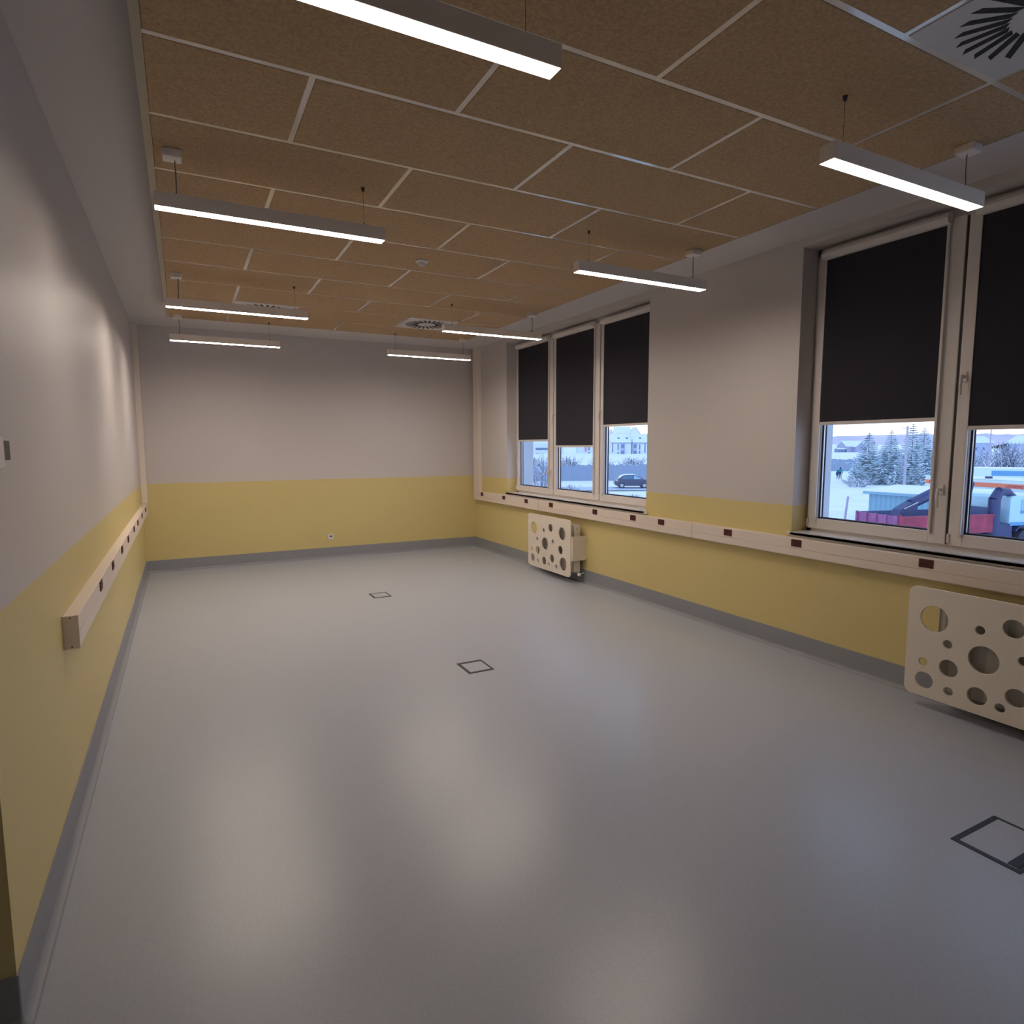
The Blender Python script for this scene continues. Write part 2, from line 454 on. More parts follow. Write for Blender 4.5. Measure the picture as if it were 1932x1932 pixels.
def blind(ya, yb, zb, label, grp):
    """cassette, cloth, bottom rail and side guides for one casement"""
    o = empty('roller_blind', (4.95, (ya+yb)/2, 3.12)); tag(o, label, 'blind', grp)
    def L(b): b.v = [(x-4.95, y-(ya+yb)/2, z-3.12) for x, y, z in b.v]; return b
    pr = [(4.962, 3.075), (4.962, 3.150), (4.925, 3.150), (4.908, 3.138), (4.900, 3.115), (4.908, 3.090), (4.925, 3.078)]
    L(MB().prism(pr, 'y', ya-0.022, yb+0.022)).build('cassette', M_pvc, o, bevel=0.002)
    L(MB().box(4.951, 4.953, ya, yb, zb, 3.10)).build('fabric', M_blind, o)
    L(MB().box(4.945, 4.958, ya, yb, zb-0.026, zb)).build('bottom_rail', M_pvc, o, bevel=0.003)
    for y in (ya-0.016, yb):
        L(MB().box(4.944, 4.963, y, y+0.016, 1.07, 3.08)).build('side_guide', M_pvc, o, bevel=0.002)
    return o
G1, G2 = 'blackout blinds of the far window', 'blackout blinds of the near window'
blind(7.393, 8.249, 1.760, 'charcoal roller blind on the far window, leftmost of its three, beside the back corner', G1)
blind(6.328, 7.190, 1.676, 'charcoal roller blind on the middle casement of the far window, pulled lowest of all', G1)
blind(5.271, 6.125, 1.917, 'charcoal roller blind of the far window above the parked car, shortest of its three', G1)
blind(2.403, 3.257, 1.848, 'charcoal roller blind on the near window above the snowy spruce trees', G2)
blind(1.338, 2.200, 1.786, 'charcoal roller blind at the right edge of the picture, cut off by the frame', G2)

# ------------------------------------------------------------------ dado trunking
def socket(parent, x, y, z, s):
    """double socket module: s=-1 faces -x, s=+1 faces +x"""
    b = MB()
    b.box(x, x+s*0.006, y-0.045, y+0.045, z-0.028, z+0.028)
    so = b.build('power_socket', M_red, parent, bevel=0.002, seg=1)
    so['label'] = 'dark red socket'
    for dy in (-0.022, 0.022):
        MB().tube((x+s*0.005, y+dy, z), (x+s*0.0075, y+dy, z), 0.017, n=20).build('socket_recess', M_red, so)
    return so

tr = empty('cable_trunking', (W, 1.0, 0.79))
tag(tr, 'long white socket trunking under the windows with a riser in the far right corner', 'trunking')
def T(b, o=(W, 1.0, 0.79)): b.v = [(x-o[0], y-o[1], z-o[2]) for x, y, z in b.v]; return b
T(MB().box(W-0.060, W, YF+0.01, 9.43, 0.794, 0.938)).build('channel', M_trunk, tr, bevel=0.003)
T(MB().box(W-0.0635, W-0.060, YF+0.01, 9.43, 0.858, 0.935)).build('cover_strip', M_trunk, tr, bevel=0.001, seg=1)
T(MB().box(W-0.0635, W-0.060, YF+0.01, 9.43, 0.800, 0.855)).build('cover_strip', M_trunk, tr, bevel=0.001, seg=1)
T(MB().box(W-0.063, W, 9.235, 9.43, 0.94, HP)).build('riser', M_trunk, tr, bevel=0.003)
for y in (9.10, 8.33, 7.634, 6.968, 5.979, 5.277, 4.831, 3.957, 3.258, 2.284):
    s = socket(tr, W-0.0635-W, y-1.0, 0.900-0.79, -1)
for y in (4.4, 7.3):
    T(MB().box(W-0.0645, W-0.063, y, y+0.002, 0.796, 0.937)).build('joint', M_grey, tr)

tl = empty('cable_trunking', (0, 3.236, 0.79))
tag(tl, 'white socket trunking on the left wall with its squared end cap towards the viewer', 'trunking')
def TL(b): b.v = [(x, y-3.236, z-0.79) for x, y, z in b.v]; return b
TL(MB().box(0, 0.056, 3.240, 9.51, 0.794, 0.935)).build('channel', M_trunk, tl, bevel=0.002)
TL(MB().box(0.056, 0.0585, 3.240, 9.51, 0.797, 0.860)).build('cover_strip', M_trunk, tl)
TL(MB().box(0.056, 0.0585, 3.240, 9.51, 0.863, 0.932)).build('cover_strip', M_trunk, tl)
cap = TL(MB().box(0, 0.060, 3.232, 3.240, 0.790, 0.938)).build('end_cap', M_trunk, tl, bevel=0.002)
for z in (0.928, 0.800):
    TL(MB().tube((0.030, 3.2325, z), (0.030, 3.2305, z), 0.0032)).build('screw', M_black, cap)
TL(MB().box(0, 0.064, 9.37, 9.515, 0.938, HP)).build('riser', M_trunk, tl, bevel=0.003)
for y in (4.082, 4.761, 5.457, 6.077, 6.800, 7.353, 8.112, 8.873):
    socket(tl, 0.0585, y-3.236, 0.903-0.79, 1)

# ------------------------------------------------------------------ pendant lights
def make_lamp(x0, x1, y, right, row):
    """linear pendant, underside at 2.822; power canopy at the wall-side end"""
    o = empty('pendant_light', (x0, y, 2.822))
    L, Wd, H = x1-x0, 0.072, 0.068
    def S(b): return b
    h = MB()
    t = 0.004
    h.box(0, L, 0, t, 0.0, H); h.box(0, L, Wd-t, Wd, 0.0, H); h.box(0, L, t, Wd-t, H-t, H)
    h.build('housing', M_white, o)
    for a, b in ((-0.003, 0.0), (L, L+0.003)):
        MB().box(a, b, 0, Wd, 0.0, H).build('end_plate', M_white, o, bevel=0.0008, seg=1)
    MB().box(0, L, t, Wd-t, -0.001, 0.010).build('light_diffuser', M_leds[row], o)
    yc = Wd/2
    top = HC-2.822
    ws = (0.095, 1.02)
    for i, wx in enumerate(ws):
        MB().tube((wx, yc, H), (wx, yc, top), 0.0009, n=6).build('suspension_wire', M_grey, o)
        gl = MB().tube((wx, yc, H), (wx, yc, H+0.018), 0.005, 0.003, n=10).build('wire_grip', M_grey, o)
        MB().tube((wx, yc, top), (wx, yc, top-0.022), 0.011, 0.006, n=12).build('ceiling_anchor', M_grey, o)
    cx = ws[1]+0.005 if right else ws[0]-0.01
    cz = HC if not right else HC
    MB().box(cx-0.042, cx+0.042, yc-0.042, yc+0.042, top-0.040, top).build('canopy', M_white, o, bevel=0.008, seg=3)
    c = MB(); c.path([(cx+0.012, yc+0.012, top-0.04), (cx+0.014, yc+0.012, H+0.08), (cx+0.010, yc, H)], 0.0028, n=8)
    c.build('power_cable', mat('clear_cable', (0.30, 0.27, 0.25), 0.4) if 'clear_cable' not in bpy.data.materials else bpy.data.materials['clear_cable'], o)
    return o
GP = 'linear pendant lights in two rows'
lampL = make_lamp(0.442, 1.567, 3.565, False, 1)
lampR = make_lamp(2.885, 4.010, 3.565, True, 4)
tag(lampL, 'white linear pendant at left, second from the camera, with small square canopy', 'lamp', GP)
tag(lampR, 'white linear pendant hanging before the wall between the two windows', 'lamp', GP)
def relight(o, row):                      # same lamp, its own diffuser brightness
    for ch in o.children:
        if ch.name.startswith('light_diffuser'):
            ch.data = ch.data.copy(); ch.data.materials[0] = M_leds[row]
for src, row, loc, lb in (
    (lampL, 0, (0.465, 1.742, 2.822), 'largest linear pendant at the top, cut off by the upper edge'),
    (lampL, 2, (0.442, 5.985, 2.822), 'linear pendant on the left hanging before an air diffuser, third in its row'),
    (lampL, 3, (0.442, 7.830, 2.822), 'farthest linear pendant at left, low before the back wall'),
    (lampR, 0, (2.895, 1.742, 2.822), 'large linear pendant at upper right crossing the near window top'),
    (lampR, 2, (2.890, 5.985, 2.822), 'linear pendant at right reaching the far window top'),
    (lampR, 3, (2.870, 7.830, 2.822), 'small farthest linear pendant at right, before the back wall corner')):
    c = copy_tree(src); c.location = loc; tag(c, lb, 'lamp', GP); relight(c, row)

# ------------------------------------------------------------------ ceiling devices
def diffuser(x, j, label):
    y = YA+0.6*j
    o = empty('air_diffuser', (x+0.3, y+0.3, HC)); tag(o, label, 'vent', 'square swirl air diffusers in the ceiling')
    p = MB().box(-0.288, 0.288, -0.288, 0.288, -0.004, 0.012).build('face_plate', M_face, o, bevel=0.003)
    for i in range(24):
        a = 2*math.pi*i/24
        r0, r1, hw = 0.100, 0.252, 0.0125
        ca, sa = math.cos(a), math.sin(a); tx, ty = -sa, ca
        v = []
        for r, k, q in ((r0, -1, 0.012), (r0, 1, -0.004), (r1, 1, -0.018), (r1, -1, 0.004)):
            v.append((ca*(r+q)+tx*(k*hw+0.02), sa*(r+q)+ty*(k*hw+0.02)))
        MB().prism(v, 'z', -0.0052, 0.006).build('slot', M_slot, p)
    return o
diffuser(DIFF[0][0], DIFF[0][1], 'white square swirl diffuser half hidden behind a left pendant')
diffuser(DIFF[1][0], DIFF[1][1], 'white square swirl diffuser fully seen near the far end of the ceiling')
diffuser(DIFF[2][0], DIFF[2][1], 'large white square swirl diffuser in the upper right corner, cut off')

d = empty('presence_detector', (2.215, 4.755, HC)); tag(d, 'small round white detector on the middle of the wooden ceiling', 'detector')
MB().lathe([(0, -0.001), (0.050, -0.001), (0.052, -0.006), (0.046, -0.014), (0.030, -0.018), (0, -0.018)]).build('base_ring', M_pvc, d, smooth=True)
MB().lathe([(0.030, -0.016), (0.027, -0.030), (0.016, -0.040), (0, -0.044)]).build('lens', M_face, d, smooth=True)

# ------------------------------------------------------------------ floor boxes
def floor_box(x0, x1, y0, y1, label, near=0.024, far=0.024, ww=0.024):
    o = empty('floor_box', ((x0+x1)/2, (y0+y1)/2, 0)); tag(o, label, 'floor box', 'floor boxes in the grey floor')
    a, b = (x1-x0)/2, (y1-y0)/2
    f = MB(); z = 0.003
    f.box(-a, a, -b, -b+near, 0, z); f.box(-a, a, b-far, b, 0, z)
    f.box(-a, -a+ww, -b+near, b-far, 0, z); f.box(a-ww*0.7, a, -b+near, b-far, 0, z)
    f.build('frame', M_black, o, bevel=0.0008, seg=1)
    MB().box(-a+ww, a-ww*0.7, -b+near, b-far, 0, 0.0022).build('lid', M_floor, o)
    return o
floor_box(2.288, 2.490, 6.683, 6.915, 'black framed floor box farthest away, in the back half of the floor')
floor_box(2.281, 2.488, 4.075, 4.320, 'black framed floor box in the middle of the floor, second farthest', far=0.034)
fb3 = floor_box(3.303, 3.655, 1.088, 1.340, 'large black framed floor box at the right edge, cut off', near=0.018, ww=0.024)
MB().box(-0.148, 0.163, -0.108, -0.069, 0.0022, 0.0045).build('cable_flap', M_black, fb3, bevel=0.001, seg=1)

# ------------------------------------------------------------------ wall devices
o = empty('wall_socket', (2.414, D, 0.322)); tag(o, 'small white square socket low on the yellow back wall', 'socket')
pl = MB().box(-0.043, 0.043, -0.010, 0, -0.043, 0.043).build('cover_plate', M_pvc, o, bevel=0.003)
MB().box(-0.018, 0.018, -0.012, -0.010, -0.006, 0.014).build('port', M_grey, o)
MB().box(-0.034, 0.034, -0.0115, -0.010, -0.034, 0.034).build('centre_insert', M_pvc, o, bevel=0.0007, seg=1)

o = empty('wall_thermostat', (0, 2.26, 1.65)); tag(o, 'white box on the left wall at the left edge with dark grey side piece', 'wall control')
MB().box(0, 0.040, -0.05, 0.045, -0.045, 0.048).build('casing', M_pvc, o, bevel=0.004)
MB().box(0.0, 0.036, 0.050, 0.135, -0.022, 0.036).build('display', M_grey, o, bevel=0.003)
MB().box(0.0, 0.020, 0.040, 0.055, -0.015, 0.028).build('bracket', M_grey, o)

# ------------------------------------------------------------------ radiators with perforated covers
HOLES = [(0.155, 0.511, 'b'), (0.409, 0.506, 's'), (0.574, 0.556, 'm'), (0.850, 0.513, 'b'), (0.240, 0.373, 's'), (0.438, 0.334, 'b'),
         (0.632, 0.386, 's'), (0.106, 0.223, 's'), (0.254, 0.224, 'm'), (0.815, 0.305, 'm'), (0.118, 0.106, 'm'), (0.262, 0.081, 's'),
         (0.418, 0.107, 'm'), (0.611, 0.165, 'm'), (0.538, 0.080, 's'), (0.878, 0.139, 'b'), (0.717, 0.081, 's')]
HR = {'b': 0.084, 'm': 0.056, 's': 0.029}
def radiator(yl, label, label2):
    """yl: wall coordinate of the far end of the cover; cover and heater are things of their own"""
    Wc, Hc, z0, X = 1.04, 0.697, 0.075, 4.600
    c = empty('radiator_cover', (X, yl, z0)); tag(c, label, 'radiator cover', 'perforated radiator covers under the windows')
    out = [(-a, b) for a, b in rrect(0, Wc, 0, Hc, 0.045)]
    hs = [[(-a, b) for a, b in circ(u, v, HR[k])] for u, v, k in HOLES]
    p = curve_plate('front_panel', out, hs, 0.010, M_cover, c, bev=0.003)
    for s in (0.10, Wc+0.030):
        b = MB()
        if s > 0.5: b.box(0.006, W-X, -s-0.004+0.0, -s, 0.205, 0.505)
        else: b.box(0.006, W-X, -s-0.004, -s, 0.30, 0.40)
        pb = b.build('mounting_bracket', M_cover, c)
        for z in ((0.235, 0.475) if s > 0.5 else (0.35,)):
            MB().box(W-X-0.035, W-X, -s-0.014, -s+0.004, z-0.016, z+0.016).build('bracket_clip', M_cover, pb, bevel=0.002)
    MB().box(0.006, 0.010, -Wc-0.030, -Wc+0.06, 0.205, 0.505).build('bracket_flange', M_cover, c)
    r = empty('radiator', (4.66, yl-0.15, 0.13)); tag(r, label2, 'radiator', 'panel radiators behind the covers')
    Lr, Hr = 0.87, 0.57
    b = MB()
    n = 26
    prof = []
    for i in range(n+1):
        y = -Lr*i/n
        prof += [(0.0 if i % 2 else 0.008, y)]
    prof = [(u, y) for u, y in prof]+[(0.018, -Lr), (0.018, 0)]
    b.prism(prof, 'z', 0, Hr)
    b.build('front_plate', M_rad, r)
    MB().box(0.075, 0.085, -Lr, 0, 0, Hr).build('back_plate', M_rad, r)
    g = MB()
    g.box(0.0, 0.088, -Lr, 0, Hr, Hr+0.006)
    for i in range(28): g.box(0.012, 0.076, -Lr+0.02+i*0.030, -Lr+0.034+i*0.030, Hr+0.006, Hr+0.009)
    g.build('top_grille', M_rad, r)
    MB().box(0.0, 0.088, -Lr-0.003, -Lr, 0, Hr+0.006).build('side_panel', M_white, r, bevel=0.001, seg=1)
    MB().box(0.0, 0.088, 0, 0.003, 0, Hr+0.006).build('side_panel', M_white, r)
    MB().tube((0.030, -Lr-0.003, Hr-0.035), (0.030, -Lr-0.020, Hr-0.035), 0.010).build('vent_plug', M_alu, r)
    v = MB()
    v.tube((0.045, -Lr-0.003, 0.0), (0.045, -Lr-0.030, 0.0), 0.012); v.tube((0.045, -Lr-0.030, 0.01), (0.045, -Lr-0.030, -0.045), 0.010)
    v.tube((0.045, -Lr-0.030, -0.020), (0.130, -Lr-0.030, -0.020), 0.008)
    vo = v.build('valve', M_alu, r)
    MB().tube((0.045, -Lr-0.030, -0.028), (0.062, -Lr-0.058, -0.028), 0.019, 0.017, n=16).build('valve_cap', M_white, vo)
    for y in (-Lr+0.12, -0.12):
        MB().box(0.085, W-4.66, y-0.02, y+0.02, 0.05, Hr-0.05).build('wall_bracket', M_grey, r)
radiator(7.315, 'white radiator cover with round holes under the far window, seen whole', 'grey panel radiator behind the perforated cover under the far window')
radiator(2.290, 'white radiator cover with round holes at the right edge, cut off', 'grey panel radiator behind the large near cover at the right edge')

# ------------------------------------------------------------------ outdoors (yard axes: lateral, depth)
FH = Vector((math.sin(YAW), math.cos(YAW), 0)); RH = Vector((math.cos(YAW), -math.sin(YAW), 0))
GZ = -3.2
def yp(lat, dep, z=GZ):
    v = Vector((0.4985, 0, 0))+RH*lat+FH*dep; return Vector((v.x, v.y, z))
def yroot(name, lat, dep, z=GZ, ang=0): return empty(name, yp(lat, dep, z), -YAW+ang)

def ground_height(la, de):
    h = 0.25*noise.noise(Vector((la*0.05, de*0.05, 0)))*min(1, max(0, (de-30)/60))
    h += 1.6*max(0, min(1, (de-120)/180))
    if de > 350: h += (de-350)*0.012
    return GZ+h
gm = MB(); nx, ny = 60, 70
gv = []
for i in range(ny+1):
    de = -60+1000*(i/ny)**2
    for k in range(nx+1):
        la = -40+(620)*(k/nx)**1.6
        gv.append(yp(la, de, ground_height(la, de)))
gf = [(i*(nx+1)+k, i*(nx+1)+k+1, (i+1)*(nx+1)+k+1, (i+1)*(nx+1)+k) for i in range(ny) for k in range(nx)]
gm.add([v for v in gv if True], gf)
# cut the part of the snowfield below the building
gm.f = [f for f in gm.f if max(gm.v[i][0] for i in f) > 5.0]
tag(gm.build('ground', M_snow, smooth=True), kind='structure')
rd = MB()
rd.add([yp(2, 67, GZ+0.12), yp(30, 67, GZ+0.12), yp(30, 73, GZ+0.12), yp(2, 73, GZ+0.12)], [(0, 1, 2, 3)])
tag(rd.build('ground', M_road), kind='structure')

def ridge(name, pts, base, depth, m, label, seed=0, amp=1.5, cat='hill'):
    """wooded ridge: solid landform with bumpy crest, through (lat, dep, z) points"""
    b = MB(); n = 90; vs = []
    for i in range(n+1):
        t = i/n*(len(pts)-1); k = min(int(t), len(pts)-2); u = t-k
        la = pts[k][0]*(1-u)+pts[k+1][0]*u; de = pts[k][1]*(1-u)+pts[k+1][1]*u; z = pts[k][2]*(1-u)+pts[k+1][2]*u
        z += amp*noise.noise(Vector((i*0.31, seed, 0)))
        vs += [yp(la, de-depth, base), yp(la, de-depth*0.5, base+(z-base)*0.72), yp(la, de, z), yp(la, de+depth, base)]
    fs = [(i*4+k, i*4+k+1, (i+1)*4+k+1, (i+1)*4+k) for i in range(n) for k in range(3)]
    b.add(vs, fs)
    return tag(b.build(name, m, smooth=True), label, cat)
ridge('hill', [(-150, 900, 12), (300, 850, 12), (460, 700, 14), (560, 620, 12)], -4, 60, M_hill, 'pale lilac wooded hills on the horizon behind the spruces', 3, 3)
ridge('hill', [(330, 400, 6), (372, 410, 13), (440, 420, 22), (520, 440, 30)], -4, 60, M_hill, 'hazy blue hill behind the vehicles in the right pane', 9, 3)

# bank of dark shrubs along the road
def bank(pts, h, label, seed):
    b = MB(); n = 140; random.seed(seed)
    vs = []
    for i in range(n+1):
        t = i/n*(len(pts)-1); k = min(int(t), len(pts)-2); u = t-k
        la = pts[k][0]*(1-u)+pts[k+1][0]*u; de = pts[k][1]*(1-u)+pts[k+1][1]*u; hh = h[k]*(1-u)+h[k+1]*u
        q = 0.12*random.random()
        vs += [yp(la, de-0.5, GZ-0.3), yp(la+0.05, de-0.25+q, GZ+hh*0.5), yp(la, de+q, GZ+hh*(0.90+0.16*random.random())), yp(la, de+2.2, GZ+hh*0.9), yp(la, de+4, GZ-0.3)]
    fs = [(i*5+k, i*5+k+1, (i+1)*5+k+1, (i+1)*5+k) for i in range(n) for k in range(4)]
    b.add(vs, fs); o = b.build('hedge', M_bank); return tag(o, label, 'hedge')
bank([(-6, 90), (9, 89), (26, 86)], [2.0, 2.15, 2.6], 'long dark blue-grey hedge behind the parked car and road', 5)

bank([(48, 124), (64, 118), (80, 112), (100, 106)], [1.3, 1.7, 2.9, 3.4], 'dark blue mass of shrubs behind the spruce trees', 8)
bank([(60, 156), (80, 150), (100, 144), (124, 138)], [1.2, 1.6, 1.8, 2.2], 'pale blue low hedge behind the walking person', 12)

def twig_bush(name, lat, dep, h, r, n, label, cat, grp, z=None, thick=0.018, m=None, seed=0):
    """leafless bush: many forked twigs from one root, snow lying on them"""
    random.seed(seed); b = MB()
    for i in range(n):
        a = random.random()*2*math.pi; sp = random.random()*r
        p = Vector((0, 0, 0)) + Vector((math.cos(a), math.sin(a), 0))*sp*0.35
        q = Vector((math.cos(a)*sp, math.sin(a)*sp, h*(0.6+0.4*random.random())))
        mid = p.lerp(q, 0.5)+Vector((0, 0, h*0.08))
        b.tube(p, mid, thick, thick*0.7, n=4, caps=False); b.tube(mid, q, thick*0.7, thick*0.4, n=4, caps=False)
        for k in range(3):
            s = p.lerp(q, 0.35+0.2*k); e2 = s+Vector((random.uniform(-1, 1), random.uniform(-1, 1), random.uniform(0, 1)))*h*0.22
            b.tube(s, e2, thick*0.8, thick*0.5, n=4, caps=False)
    o = b.build(name, m or M_twig, loc=yp(lat, dep, GZ if z is None else z)); return tag(o, label, cat, grp)
GB = 'snow covered leafless bushes'
k = 0
for lat, dep, h, r, lb in [(3.6, 98, 3.2, 2.6, 'snowy bush behind the hedge in the leftmost pane'), (8.9, 100, 3.4, 2.6, 'snowy bush behind the hedge, left in the middle pane'),
                       (14.1, 97, 3.0, 2.6, 'snowy bush behind the hedge, right in the middle pane'), (19.4, 101, 3.2, 2.6, 'snowy bush behind the hedge, between two townhouses'), (24.8, 99, 3.2, 2.6, 'snowy bush behind the hedge above the parked car')]:
    twig_bush('leafless_bush', lat, dep, h, r, 90, lb, 'bush', GB, thick=0.06, seed=k); k += 1
GB2 = 'low snowy shrubs nearest the far window'
for lat, dep, h, r, lb in [(2.0, 52, 1.6, 1.1, 'low snowy shrub at the bottom of the leftmost pane'), (4.6, 50, 1.9, 1.1, 'taller snowy shrub at the lower left of the middle pane'),
                       (7.2, 51, 1.3, 1.1, 'low snowy shrub at the bottom right of the middle pane'), (9.9, 52, 0.9, 1.1, 'low snowy shrub left below the parked car'), (12.6, 53, 0.9, 1.1, 'low snowy shrub right below the parked car')]:
    twig_bush('leafless_bush', lat, dep, h, r, 70, lb, 'bush', GB2, thick=0.03, seed=k); k += 1
twig_bush('leafless_bush', 40.6, 73.5, 1.2, 2.6, 60, 'low purple-brown shrub at the foot of the leftmost spruce', 'bush', None, thick=0.035, seed=k); k += 1
GB3 = 'tall bare trees behind the vehicles'
for lat, dep, h, lb in [(54.3, 74.5, 4.0, 'bare snow dusted tree at the left of the right pane, beside the lamp mast'), (66.5, 84, 5.4, 'bare snow dusted tree behind the blue banded vehicle'),
                    (74.5, 88, 4.9, 'bare snow dusted tree at the right edge behind the vehicles')]:
    twig_bush('leafless_tree', lat, dep, h, 3.4, 110, lb, 'tree', GB3, thick=0.06, seed=k); k += 1
twig_bush('leafless_tree', 2.9, 60, 4.5, 2.2, 40, 'slender bare sapling seen in the leftmost pane of the far window', 'tree', None, thick=0.025, seed=k); k += 1

# spruces
def spruce(lat, dep, h, r, label, seed):
    random.seed(seed)
    o = empty('spruce_tree', yp(lat, dep, GZ)); tag(o, label, 'tree', 'snowy spruces behind the shed')
    MB().tube((0, 0, 0), (0, 0, h*0.97), 0.13, 0.02, n=8).build('trunk', M_trunkw, o)
    b = MB(); lv = 28
    for i in range(lv):
        t = i/(lv-1); z = h*(0.07+0.91*t); rad = r*(1-t)**0.8+0.10
        nb = int(13-7*t)
        for k in range(nb):
            a = 2*math.pi*(k+random.random()*0.8)/nb; L = rad*(0.70+0.45*random.random())
            d = Vector((math.cos(a), math.sin(a), 0)); s = Vector((-math.sin(a), math.cos(a), 0))
            drp = -0.20*L*(1-t*1.6)
            w_ = 0.26*L+0.09
            base = Vector((0, 0, z)); mid = base+d*L*0.55+Vector((0, 0, drp*0.9)); tip = base+d*L+Vector((0, 0, drp*0.7+0.05*L))
            th = Vector((0, 0, -0.10*L-0.05))
            v = [base, mid+s*w_, tip, mid-s*w_, mid+Vector((0, 0, 0.05)), base+th*0.6, mid+th, tip+th*0.2]
            b.add(v, [(0, 1, 4), (1, 2, 4), (2, 3, 4), (3, 0, 4), (0, 5, 6, 1), (1, 6, 7, 2), (2, 7, 6, 3), (3, 6, 5, 0)])
            for q in range(3):                       # hanging side sprays
                u = 0.35+0.2*q; c0 = base.lerp(tip, u)
                for sg in (-1, 1):
                    e1 = c0+s*sg*(w_*1.25)+d*0.12*L+Vector((0, 0, -0.10*L-0.04)); e2 = c0+d*0.14*L
                    b.add([c0, e2, e1, c0+Vector((0, 0, -0.06))], [(0, 1, 2), (0, 2, 3), (1, 2, 3)])
    b.build('foliage', M_spruce, o)
spruce(45.0, 79, 6.5, 2.5, 'leftmost snowy spruce, standing a little apart beside the grey house', 1)
spruce(50.8, 84, 7.0, 2.5, 'slim snowy spruce, second from the left, left of the utility pole', 2)
spruce(47.9, 75, 7.5, 2.35, 'tallest snowy spruce, just right of the utility pole', 3)
spruce(57.8, 88, 7.35, 2.8, 'rightmost snowy spruce with a rounded top, beside the window frame', 4)

up_ = empty('utility_pole', yp(45.65, 72.5)); tag(up_, 'tall grey utility pole standing between the snowy spruces', 'pole')
MB().tube((0, 0, 0), (0, 0, 7.05), 0.16, 0.11, n=10).build('pole', M_pole, up_)
ca = MB(); ca.tube(-RH*0.55+Vector((0, 0, 6.85)), RH*0.55+Vector((0, 0, 6.85)), 0.045, n=6)
ca.build('crossarm', M_pole, up_)
w_ = MB()
def sagline(a, b, s, r, n=12):
    pts = [a.lerp(b, i/n)-Vector((0, 0, s*4*(i/n)*(1-i/n))) for i in range(n+1)]
    w_.path(pts, r, n=4)
sagline(Vector((0, 0, 6.9)), RH*14+FH*3+Vector((0, 0, 6.0)), 0.3, 0.012)
sagline(Vector((0, 0, 6.9)), -RH*16+FH*10+Vector((0, 0, 6.4)), 0.9, 0.012)
w_.build('overhead_wire', M_pole, up_)
lp = empty('street_lamp', yp(53.4, 70)); tag(lp, 'thin pale lamp mast in the right pane above the van', 'pole')
MB().tube((0, 0, 0), (0, 0, 8.6), 0.09, 0.05, n=8).build('mast', M_pole, lp)
MB().tube((0, 0, 8.6), tuple(-RH*1.0+Vector((0, 0, 8.9))), 0.04, n=6).build('arm', M_pole, lp)

# houses
def house(name, lat, dep, w, dp, h, rh, label, wallm, axis='lat', z=GZ, wins=(), ang=0, cat='house', grp=None, over=0.4):
    """gabled house: ridge along lateral ('lat') or depth ('dep') axis; windows = (x, z, w, h) on the near face"""
    o = yroot(name, lat, dep, z, ang); tag(o, label, cat, grp)
    if axis == 'lat':
        MB().box(0, w, 0, dp, 0, h).build('walls', wallm, o)
        g = MB(); g.prism([(0, h), (dp, h), (dp/2, h+rh)], 'x', 0.02, w-0.02); g.build('gable', wallm, o)
        t = 0.25
        g = MB(); e = over
        g.prism([(-e, h-e*rh/(dp/2)), (dp/2, h+rh), (dp+e, h-e*rh/(dp/2)), (dp+e, h-e*rh/(dp/2)+t), (dp/2, h+rh+t), (-e, h-e*rh/(dp/2)+t)], 'x', -e, w+e)
        g.build('roof', M_roofs, o)
    else:
        MB().box(0, w, 0, dp, 0, h).build('walls', wallm, o)
        g = MB(); g.prism([(0, h), (w, h), (w/2, h+rh)], 'y', 0.02, dp-0.02); g.build('gable', wallm, o)
        t = 0.25; e = over
        g = MB(); g.prism([(-e, h-e*rh/(w/2)), (w/2, h+rh), (w+e, h-e*rh/(w/2)), (w+e, h-e*rh/(w/2)+t), (w/2, h+rh+t), (-e, h-e*rh/(w/2)+t)], 'y', -e, dp+e)
        g.build('roof', M_roofs, o)
    for x, zz, ww, hh in wins:
        MB().box(x, x+ww, -0.05, 0.02, zz, zz+hh).build('window', M_pane, o)
    return o
zt = ground_height(0, 280)
